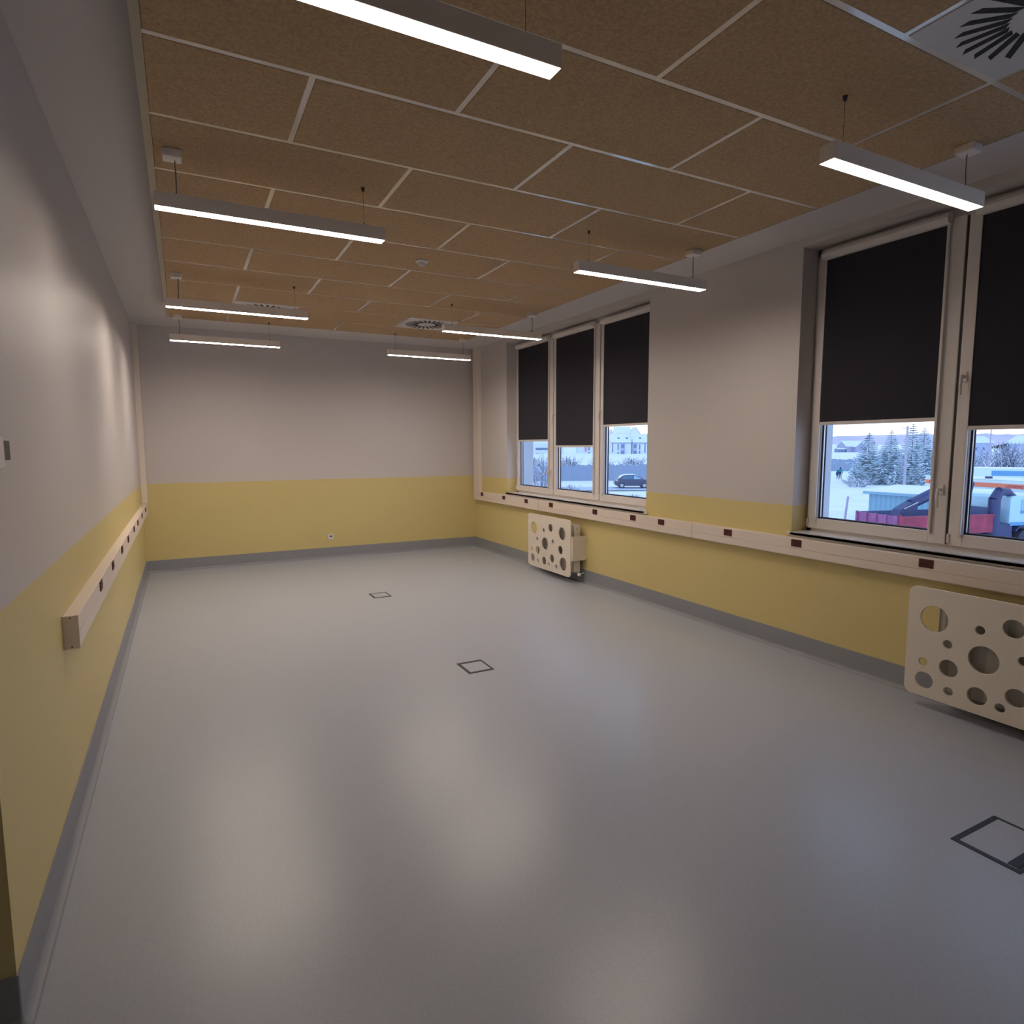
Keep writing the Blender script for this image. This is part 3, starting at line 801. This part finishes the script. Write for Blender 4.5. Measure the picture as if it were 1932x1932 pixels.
for i, (la, lb) in enumerate([(44.2, 'white townhouse with grey bay, left of the two nearest the hedge'), (53.9, 'white townhouse with lilac bay above the parked car')]):
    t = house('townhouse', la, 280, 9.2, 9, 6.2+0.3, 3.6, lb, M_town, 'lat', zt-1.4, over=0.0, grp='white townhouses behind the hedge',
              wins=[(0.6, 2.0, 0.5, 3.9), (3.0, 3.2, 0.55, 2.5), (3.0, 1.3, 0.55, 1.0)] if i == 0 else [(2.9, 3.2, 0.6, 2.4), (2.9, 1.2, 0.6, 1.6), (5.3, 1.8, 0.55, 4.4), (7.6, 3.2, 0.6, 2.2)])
    MB().box(4.4 if i == 0 else 0.2, 6.2 if i == 0 else 1.9, -0.5, 0.02, 0.4, 6.0).build('bay', M_townd, t)
    MB().box(0.02, 9.18, -0.30, 0.0, 6.02, 6.30).build('fascia', M_pane, t)
    MB().box(9.0, 9.25, -0.4, 8.9, 6.5, 10.0).prism([(-0.45, 6.3), (4.5, 10.4), (4.5, 10.9), (-0.45, 6.75)], 'x', 8.95, 9.2).build('party_wall', M_town, t)
    for q in (2.2, 5.0):
        MB().box((4.6 if i == 0 else 0.4), (6.0 if i == 0 else 1.7), -0.56, -0.48, q-1.0, q+0.6).build('window', M_pane, t)
    for q in (3.3, 7.0):
        x = q; y0_ = 1.6; z0_ = 6.5+3.6*y0_/4.5+0.27
        MB().add([(x, y0_, z0_), (x+0.9, y0_, z0_), (x+0.9, y0_+0.9, z0_+0.74), (x, y0_+0.9, z0_+0.74), (x, y0_, z0_-0.1), (x+0.9, y0_, z0_-0.1), (x+0.9, y0_+0.9, z0_+0.6), (x, y0_+0.9, z0_+0.6)],
                 [(0, 1, 2, 3), (4, 5, 1, 0), (5, 6, 2, 1), (6, 7, 3, 2), (7, 4, 0, 3), (7, 6, 5, 4)]).build('roof_window', M_pane, t)
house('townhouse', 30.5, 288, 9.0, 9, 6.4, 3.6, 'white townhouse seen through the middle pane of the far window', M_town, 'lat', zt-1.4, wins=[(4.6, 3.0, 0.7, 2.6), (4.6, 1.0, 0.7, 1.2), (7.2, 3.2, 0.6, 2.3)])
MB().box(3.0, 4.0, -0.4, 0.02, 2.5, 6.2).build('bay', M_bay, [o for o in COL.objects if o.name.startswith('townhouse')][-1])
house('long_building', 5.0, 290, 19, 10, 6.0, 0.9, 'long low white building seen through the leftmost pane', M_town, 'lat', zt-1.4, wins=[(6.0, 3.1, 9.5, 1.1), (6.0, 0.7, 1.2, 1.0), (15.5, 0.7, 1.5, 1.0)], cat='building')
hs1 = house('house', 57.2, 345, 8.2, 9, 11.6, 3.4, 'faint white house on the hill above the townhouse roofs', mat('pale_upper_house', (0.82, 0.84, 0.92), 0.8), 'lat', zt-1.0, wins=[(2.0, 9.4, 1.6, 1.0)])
MB().box(8.2, 12.6, -2.0, 6, 0, 11.6).prism([(8.2, 11.6), (12.6, 11.6), (10.4, 14.6)], 'y', -2.0, 6).build('gabled_wing', bpy.data.materials['pale_upper_house'], hs1)
MB().prism([(7.7, 11.0), (10.4, 14.6), (13.1, 11.0), (13.1, 11.3), (10.4, 14.95), (7.7, 11.3)], 'y', -2.6, 6).build('wing_roof', M_roofs, hs1)
house('house', 49.4, 330, 5.6, 8, 8.0, 5.2, 'lilac steep gabled house at the left edge of the far window\'s right pane', M_pinkh, 'dep', zt-1.0, over=0.3)
hs0 = house('house', 160.3, 300, 9.5, 9, 3.5, 2.4, 'grey house with snowy roof left of the spruces', M_house, 'lat', -3.2+1.0, wins=[(5.2, 0.9, 0.5, 1.2)])
gx = MB().box(3.1, 7.7, -2.5, 0.5, 0.2, 3.4).prism([(3.1, 3.4), (7.7, 3.4), (5.4, 5.6)], 'y', -2.5, 1.5).build('front_gable', M_house, hs0)
MB().prism([(2.7, 3.05), (5.4, 5.6), (8.1, 3.05), (8.1, 3.3), (5.4, 5.87), (2.7, 3.3)], 'y', -3.0, 1.5).build('gable_roof', M_roofs, hs0)
MB().box(5.15, 5.65, -2.56, -2.45, 2.3, 3.9).build('window', M_pane, hs0)
house('outbuilding', 156.5, 300, 3.2, 4, 1.7, 0.3, 'low dark grey outbuilding left of the grey house', M_pane, 'lat', -3.2+1.4, cat='building')
house('house', 150.0, 205, 7.0, 8, 5.0, 1.8, 'snowy roofed house behind the bare trees in the right pane', M_townd, 'lat', -2.5, wins=[(1.5, 2.5, 0.8, 0.9), (4.0, 2.5, 0.8, 0.9)])
house('house', 161.0, 196, 6.5, 8, 4.8, 2.2, 'second snowy gabled house in the right pane, farther right', M_townd, 'dep', -2.5, wins=[(2.5, 2.5, 0.8, 0.9)])

# garden post in the snow left of the shed
MB().tube((0, 0, 0), (0.10, 0, 2.45), 0.055, 0.05, n=8)
pst = MB().tube((0, 0, 0), tuple(RH*0.22+Vector((0, 0, 2.42))), 0.06, 0.05, n=8).build('fence_post', M_wood2, loc=yp(16.0, 30))
tag(pst, 'leaning wooden post in the snow left of the shed', 'post')
tag(MB().path([(0, 0, 0), tuple(RH*0.3+Vector((0, 0, 1.2))), tuple(RH*0.8+Vector((0, 0, 1.1))), tuple(RH*1.1+Vector((0, 0, 0.1)))], 0.03, n=6).path([tuple(RH*0.3+Vector((0, 0, 1.2))), tuple(RH*0.9+Vector((0, 0, 0.3)))], 0.025, n=6).build('bicycle_rack', M_crane, loc=yp(14.0, 28.0, GZ)), 'dark bent metal rack low in the snow beside the leaning post', 'rack')

# shed with corrugated wall and snow on its roof
sh = yroot('shed', 22.75, 39.6, GZ, R(-62)); tag(sh, 'low blue-grey corrugated shed with snow covered roof', 'shed')
Ls, Dsh, hs_ = 5.6, 3.2, 1.86
b = MB(); n = 72; pf = []
for i in range(n+1): pf.append((Ls*i/n, 0.0 if (i % 4 < 2) else 0.05))
pf += [(Ls, 0.12), (0, 0.12)]
b.prism(pf, 'z', 0, hs_); b.build('corrugated_wall', M_shed, sh)
sd = MB(); sd.box(0, 0.1, 0.12, Dsh, 0, hs_); sd.box(Ls-0.1, Ls, 0.12, Dsh, 0, hs_); sd.box(0.1, Ls-0.1, Dsh-0.1, Dsh, 0, hs_+0.2)
sd.build('side_wall', M_shed, sh)
MB().box(-0.25, Ls+0.25, -0.28, -0.20, hs_-0.05, hs_+0.12).build('fascia', M_shed, sh)
MB().prism([(-0.28, hs_+0.08), (Dsh+0.2, hs_+0.30), (Dsh+0.2, hs_+0.42), (-0.26, hs_+0.22)], 'x', -0.28, Ls+0.28).build('roof', M_snow, sh, bevel=0.03)
MB().tube((4.6, 1.6, hs_+0.2), (4.6, 1.6, hs_+0.55), 0.05).build('roof_pipe', M_bedin, sh)

# parked car
car = yroot('car', 11.65, 70.6, GZ+0.12, R(-4)); tag(car, 'dark hatchback with snow on its roof parked on the snowy road', 'car')
side = [(0.05, 0.35), (0.0, 0.62), (0.10, 0.95), (0.42, 1.02), (0.88, 1.38), (1.35, 1.47), (2.15, 1.47), (2.65, 1.36), (3.25, 1.02), (3.85, 0.90), (4.12, 0.68), (4.15, 0.38), (3.9, 0.26), (0.3, 0.26)]
b = MB(); ns = len(side)
vs = []
for yy, ins in ((0.0, 0.0), (1.75, 0.0)):
    for x, z in side:
        t = max(0, (z-0.95)/0.52); off = 0.16*t
        vs.append((x, off if yy == 0 else 1.75-off, z))
b.add(vs, [(i, (i+1) % ns, ns+(i+1) % ns, ns+i) for i in range(ns)]+[tuple(range(ns))[::-1], tuple(range(ns, 2*ns))])
b.build('body', M_car, car, bevel=0.05, smooth=False)
def pane(pts, nm, m):
    v = [(x, 0.16*max(0, (z-0.95)/0.52)-0.012, z) for x, z in pts]+[(x, 0.16*max(0, (z-0.95)/0.52)+0.01, z) for x, z in pts]
    k = len(pts)
    return MB().add(v, [tuple(range(k)), tuple(range(k, 2*k))[::-1]]+[(i, (i+1) % k, k+(i+1) % k, k+i) for i in range(k)]).build(nm, m, car)
pane([(0.72, 1.05), (1.02, 1.34), (1.45, 1.40), (2.02, 1.40), (2.06, 1.03), (1.0, 1.0)], 'side_window', M_cglass)
pane([(2.16, 1.40), (2.55, 1.31), (3.02, 1.05), (2.14, 1.03)], 'side_window', M_cglass2)
for x in (0.80, 3.32):
    t = MB().tube((x, -0.01, 0.31), (x, 0.22, 0.31), 0.33, n=24).build('wheel', M_tyre, car)
    MB().tube((x, -0.025, 0.31), (x, -0.008, 0.31), 0.20, n=20).build('hubcap', M_hub, t)
    MB().tube((x, 1.53, 0.31), (x, 1.76, 0.31), 0.33, n=24).build('wheel', M_tyre, car)
MB().box(0.10, 0.36, -0.01, 0.20, 0.80, 0.93).build('tail_lamp', M_lampred, car, bevel=0.02)
MB().box(-0.02, 0.20, 0.1, 1.6, 0.70, 0.80).build('number_plate_trim', M_hub, car)
MB().prism([(0.52, 1.10), (0.90, 1.40), (1.35, 1.49), (2.15, 1.49), (2.6, 1.39), (2.6, 1.42), (2.15, 1.55), (1.35, 1.55), (0.86, 1.46), (0.48, 1.15)], 'y', 0.14, 1.61).build('roof_snow', M_snow, car)

# red dump bed lorry with loader crane and pale cab
lorry = yroot('lorry', 17.15, 27.5, GZ, R(11)); tag(lorry, 'lorry with red dump bed, dark loader crane and pale cab in the yard', 'lorry')
Lb, Wb, zb0, zb1 = 5.35, 2.5, 0.86, 1.71
b = MB(); b.box(0, Lb, 0, 0.07, zb0, zb1); b.box(0, Lb, -0.035, 0.0, zb1-0.10, zb1); b.box(0, 0.12, -0.05, 0.0, zb0, zb1+0.09); b.box(Lb-0.14, Lb, -0.05, 0, zb0, zb1+0.12)
b.build('side_board', M_bed, lorry)
MB().box(0.02, Lb-0.02, 0.07, 0.09, zb0, zb1-0.02).build('board_lining', M_bedin, lorry)
b = MB(); b.box(0, Lb, Wb-0.07, Wb, zb0, zb1); b.build('side_board', M_bedin, lorry)
b = MB(); b.box(-0.06, 0, 0, Wb, zb0, zb1)
for y in (0.05, 0.62, 1.20, 1.80, 2.40): b.box(-0.13, -0.06, y-0.05, y+0.05, zb0, zb1+0.04)
b.build('tailgate', M_bedd, lorry)
MB().box(Lb-0.06, Lb, 0.09, Wb-0.07, zb0, zb1+0.25).build('front_board', M_bedin, lorry)
MB().box(0, Lb, 0.09, Wb-0.07, zb0, zb0+0.08).build('bed_floor', M_bedin, lorry)
MB().box(-0.05, 8.6, 0.5, 2.0, 0.42, 0.84).build('chassis', M_crane, lorry)
MB().box(5.4, 6.2, 0.02, 2.2, 0.35, 1.25).build('tank', M_crane, lorry, bevel=0.05)
for x in (1.4, 2.6, 7.0):
    for y in (0.0, 2.05): MB().tube((x, y, 0.47), (x, y+0.35, 0.47), 0.47, n=24).build('wheel', M_tyre, lorry)
    MB().prism([(x-0.66, 0.85), (x-0.45, 1.06), (x+0.45, 1.06), (x+0.66, 0.85), (x+0.66, 0.93), (x+0.45, 1.12), (x-0.45, 1.12), (x-0.66, 0.93)], 'y', -0.03, 0.40).build('mudguard', M_crane, lorry)
b = MB(); zc = 2.72
b.path([(5.26, 0.15, 0.6), (5.22, 0.15, 2.4)], 0.24, n=12); b.tube((5.22, 0.15, 2.35), (5.42, 0.15, zc), 0.24, 0.20, n=12)
b.tube((5.40, 0.15, zc+0.02), (5.98, 0.2, zc-0.02), 0.20, 0.17, n=12); b.tube((5.94, 0.2, zc), (6.42, 0.25, zc-0.30), 0.17, 0.14, n=12)
b.build('crane_column', M_crane, lorry)
b = MB(); b.add([(0.45, 0.6, 1.50), (1.55, 0.6, 1.95), (1.55, 0.6, 2.40), (0.70, 0.6, 1.95), (0.45, 1.1, 1.50), (1.55, 1.1, 1.95), (1.55, 1.1, 2.40), (0.70, 1.1, 1.95)],
      [(0, 1, 2, 3), (7, 6, 5, 4), (0, 4, 5, 1), (1, 5, 6, 2), (2, 6, 7, 3), (3, 7, 4, 0)])
b.tube((1.42, 0.85, 2.17), (4.1, 0.85, 3.30), 0.24, 0.26, n=10); b.tube((4.05, 0.85, 3.38), (4.60, 0.85, 3.0), 0.24, 0.20, n=10); b.tube((4.48, 0.85, 3.12), (4.30, 0.85, 1.75), 0.24, 0.17, n=10)
b.build('crane_arm', M_crane, lorry)
b = MB(); b.path([(0.8, 0.56, 1.98), (1.5, 0.56, 2.27)], 0.03, n=6); b.build('hydraulic_rod', M_alu, lorry)
cb = MB(); cb.prism([(5.95, 1.22), (5.95, 2.40), (6.05, 2.52), (8.1, 2.56), (8.45, 1.7), (8.6, 1.5), (8.6, 0.7), (7.7, 0.7), (7.6, 1.15), (6.5, 1.15)], 'y', 0.0, 2.3)
cab = cb.build('cab', M_cab, lorry, bevel=0.03)
MB().prism([(6.55, 1.70), (6.55, 2.35), (7.95, 2.38), (8.22, 1.70)], 'y', -0.02, 0.02).build('cab_window', M_cglass2, cab)
MB().box(6.55, 8.2, -0.024, 0.02, 1.70, 1.84).build('window_rail', M_bluep, cab)
MB().box(6.75, 7.25, -0.08, 0.0, 2.16, 2.34).build('mirror', M_crane, cab, bevel=0.03)
MB().box(5.97, 8.6, -0.03, 0.0, 1.15, 1.30).build('lower_panel', M_bluep, cab)

# white van with orange stripe, behind the lorry
van = yroot('van', 28.5, 43.0, GZ, R(-77)); tag(van, 'white box van with orange lettered stripe behind the lorry', 'van')
Lv, Wv, Hv = 9.0, 2.3, 2.72
MB().box(0, Lv, 0, Wv, 0.45, Hv).build('body', M_van, van, bevel=0.06)
MB().box(0, Lv, 0, Wv, Hv, Hv+0.07).build('roof_snow', M_snow, van, bevel=0.03)
MB().box(0.05, Lv-0.05, -0.012, 0.0, Hv-0.46, Hv-0.18).build('side_stripe', M_orange, van)
MB().box(-0.012, 0.0, 0.05, Wv-0.05, Hv-0.46, Hv-0.18).build('rear_stripe', M_orange, van)
for x0_, x1_ in ((3.55, 3.98), (4.35, 5.35), (5.8, 7.0)):
    MB().box(x0_, x1_, -0.02, 0.0, 1.16, 1.70).build('side_window', M_cglass, van, bevel=0.008)
for x in (1.4, 7.2):
    MB().tube((x, -0.02, 0.38), (x, 0.24, 0.38), 0.38, n=24).build('wheel', M_tyre, van)
    MB().tube((x, Wv-0.24, 0.38), (x, Wv+0.02, 0.38), 0.38, n=24).build('wheel', M_tyre, van)
MB().box(4.1, 4.35, 0.2, 0.5, Hv+0.05, Hv+0.2).build('roof_vent', M_crane, van)
def lettering(txt, size, parent, loc, rot, m, nm='lettering'):
    cu = bpy.data.curves.new(nm, 'FONT'); cu.body = txt; cu.size = size; cu.extrude = 0.004
    t = bpy.data.objects.new(nm+'_tmp', cu); COL.objects.link(t)
    dg = bpy.context.evaluated_depsgraph_get()
    me = bpy.data.meshes.new_from_object(t.evaluated_get(dg)); bpy.data.objects.remove(t)
    me.materials.clear(); me.materials.append(m)
    q = bpy.data.objects.new(nm, me); COL.objects.link(q); q.parent = parent; q.location = loc; q.rotation_euler = rot
    return q
lettering('AM', 0.30, van, (0.30, -0.016, Hv-0.425), (R(90), 0, 0), M_letter)
lettering('ŁASNIEWZ', 0.22, van, (5.62, -0.016, Hv-0.40), (R(90), 0, 0), M_letter)

# longer coach-like vehicle behind the van
coach = yroot('coach', 36.8, 50, GZ, R(-30)); tag(coach, 'long pale vehicle with blue side band and snow on its roof, behind the van', 'bus')
MB().box(0, 9, 0, 2.4, 0.5, 3.0).build('body', M_van, coach, bevel=0.05)
MB().box(0, 9, 0, 2.4, 3.0, 3.08).build('roof_snow', M_snow, coach)
MB().box(1.3, 9, -0.015, 0, 2.45, 2.85).build('side_band', M_bluep, coach)
for x in (1.5, 7.4): MB().tube((x, -0.02, 0.45), (x, 0.25, 0.45), 0.45, n=20).build('wheel', M_tyre, coach)

# walkers far across the snow
def person(lat, dep, h, label, jacket, bagside):
    o = empty('person', yp(lat, dep, GZ+0.02), -YAW); tag(o, label, 'person')
    s = h/1.72
    J = {'pel': (0, 0, .95), 'che': (0, 0.01, 1.28), 'nec': (0, 0, 1.46), 'hd0': (0, -.01, 1.56), 'hd1': (0, -.01, 1.68),
         'hl': (-.10, 0, .90), 'kl': (-.12, -.06, .50), 'al': (-.11, .10, .09), 'tl': (-.11, -.03, .03),
         'hr': (.10, 0, .90), 'kr': (.13, .02, .50), 'ar': (.14, -.05, .09), 'tr': (.14, -.18, .03),
         'sl': (-.19, 0, 1.40), 'el': (-.27, .03, 1.13), 'wl': (-.28, -.04, .88), 'fl': (-.27, -.06, .78),
         'sr': (.19, 0, 1.40), 'er': (.27, -.02, 1.13), 'wr': (.27, -.12, .90), 'fr': (.26, -.15, .80)}
    E = [('pel', 'che'), ('che', 'nec'), ('nec', 'hd0'), ('hd0', 'hd1'), ('pel', 'hl'), ('hl', 'kl'), ('kl', 'al'), ('al', 'tl'), ('pel', 'hr'), ('hr', 'kr'), ('kr', 'ar'), ('ar', 'tr'),
         ('nec', 'sl'), ('sl', 'el'), ('el', 'wl'), ('wl', 'fl'), ('nec', 'sr'), ('sr', 'er'), ('er', 'wr'), ('wr', 'fr')]
    Rr = {'pel': .15, 'che': .17, 'nec': .06, 'hd0': .085, 'hd1': .075, 'hl': .095, 'kl': .065, 'al': .045, 'tl': .04, 'hr': .095, 'kr': .065, 'ar': .045, 'tr': .04,
          'sl': .07, 'el': .05, 'wl': .035, 'fl': .035, 'sr': .07, 'er': .05, 'wr': .035, 'fr': .035}
    def skin(keys, edges, infl, nm, m):
        me = bpy.data.meshes.new(nm); ks = list(keys)
        me.from_pydata([tuple(c*s for c in J[k]) for k in ks], [(ks.index(a), ks.index(b)) for a, b in edges], [])
        t = bpy.data.objects.new(nm, me); COL.objects.link(t)
        sk = t.modifiers.new('skin', 'SKIN'); su = t.modifiers.new('sub', 'SUBSURF'); su.levels = 1
        for i, k in enumerate(ks):
            me.skin_vertices[0].data[i].radius = ((Rr[k]+infl)*s, (Rr[k]+infl)*s)
        me.skin_vertices[0].data[0].use_root = True
        dg = bpy.context.evaluated_depsgraph_get(); m2 = bpy.data.meshes.new_from_object(t.evaluated_get(dg))
        bpy.data.objects.remove(t); m2.materials.clear(); m2.materials.append(m)
        q = bpy.data.objects.new(nm, m2); COL.objects.link(q); q.parent = o; return q
    skin(J.keys(), E, 0, 'body', M_navy)
    skin(['pel', 'che', 'nec', 'sl', 'el', 'wl', 'sr', 'er', 'wr'], [e for e in E if all(x in ('pel', 'che', 'nec', 'sl', 'el', 'wl', 'sr', 'er', 'wr') for x in e)], 0.03, 'jacket', jacket)
    MB().lathe([(0, .13), (.07, .11), (.10, .04), (.10, -.03), (.06, -.06)], n=12, c=(0, 0.015*s, 1.64*s)).build('hair', M_hair, o, smooth=True)
    return o
person(47.35, 90, 1.72, 'person in a turquoise jacket walking on the snow far left of the spruces', M_teal, 1)
person(46.75, 89.6, 1.25, 'small person in dark clothing beside the one in turquoise', M_navy, 0)
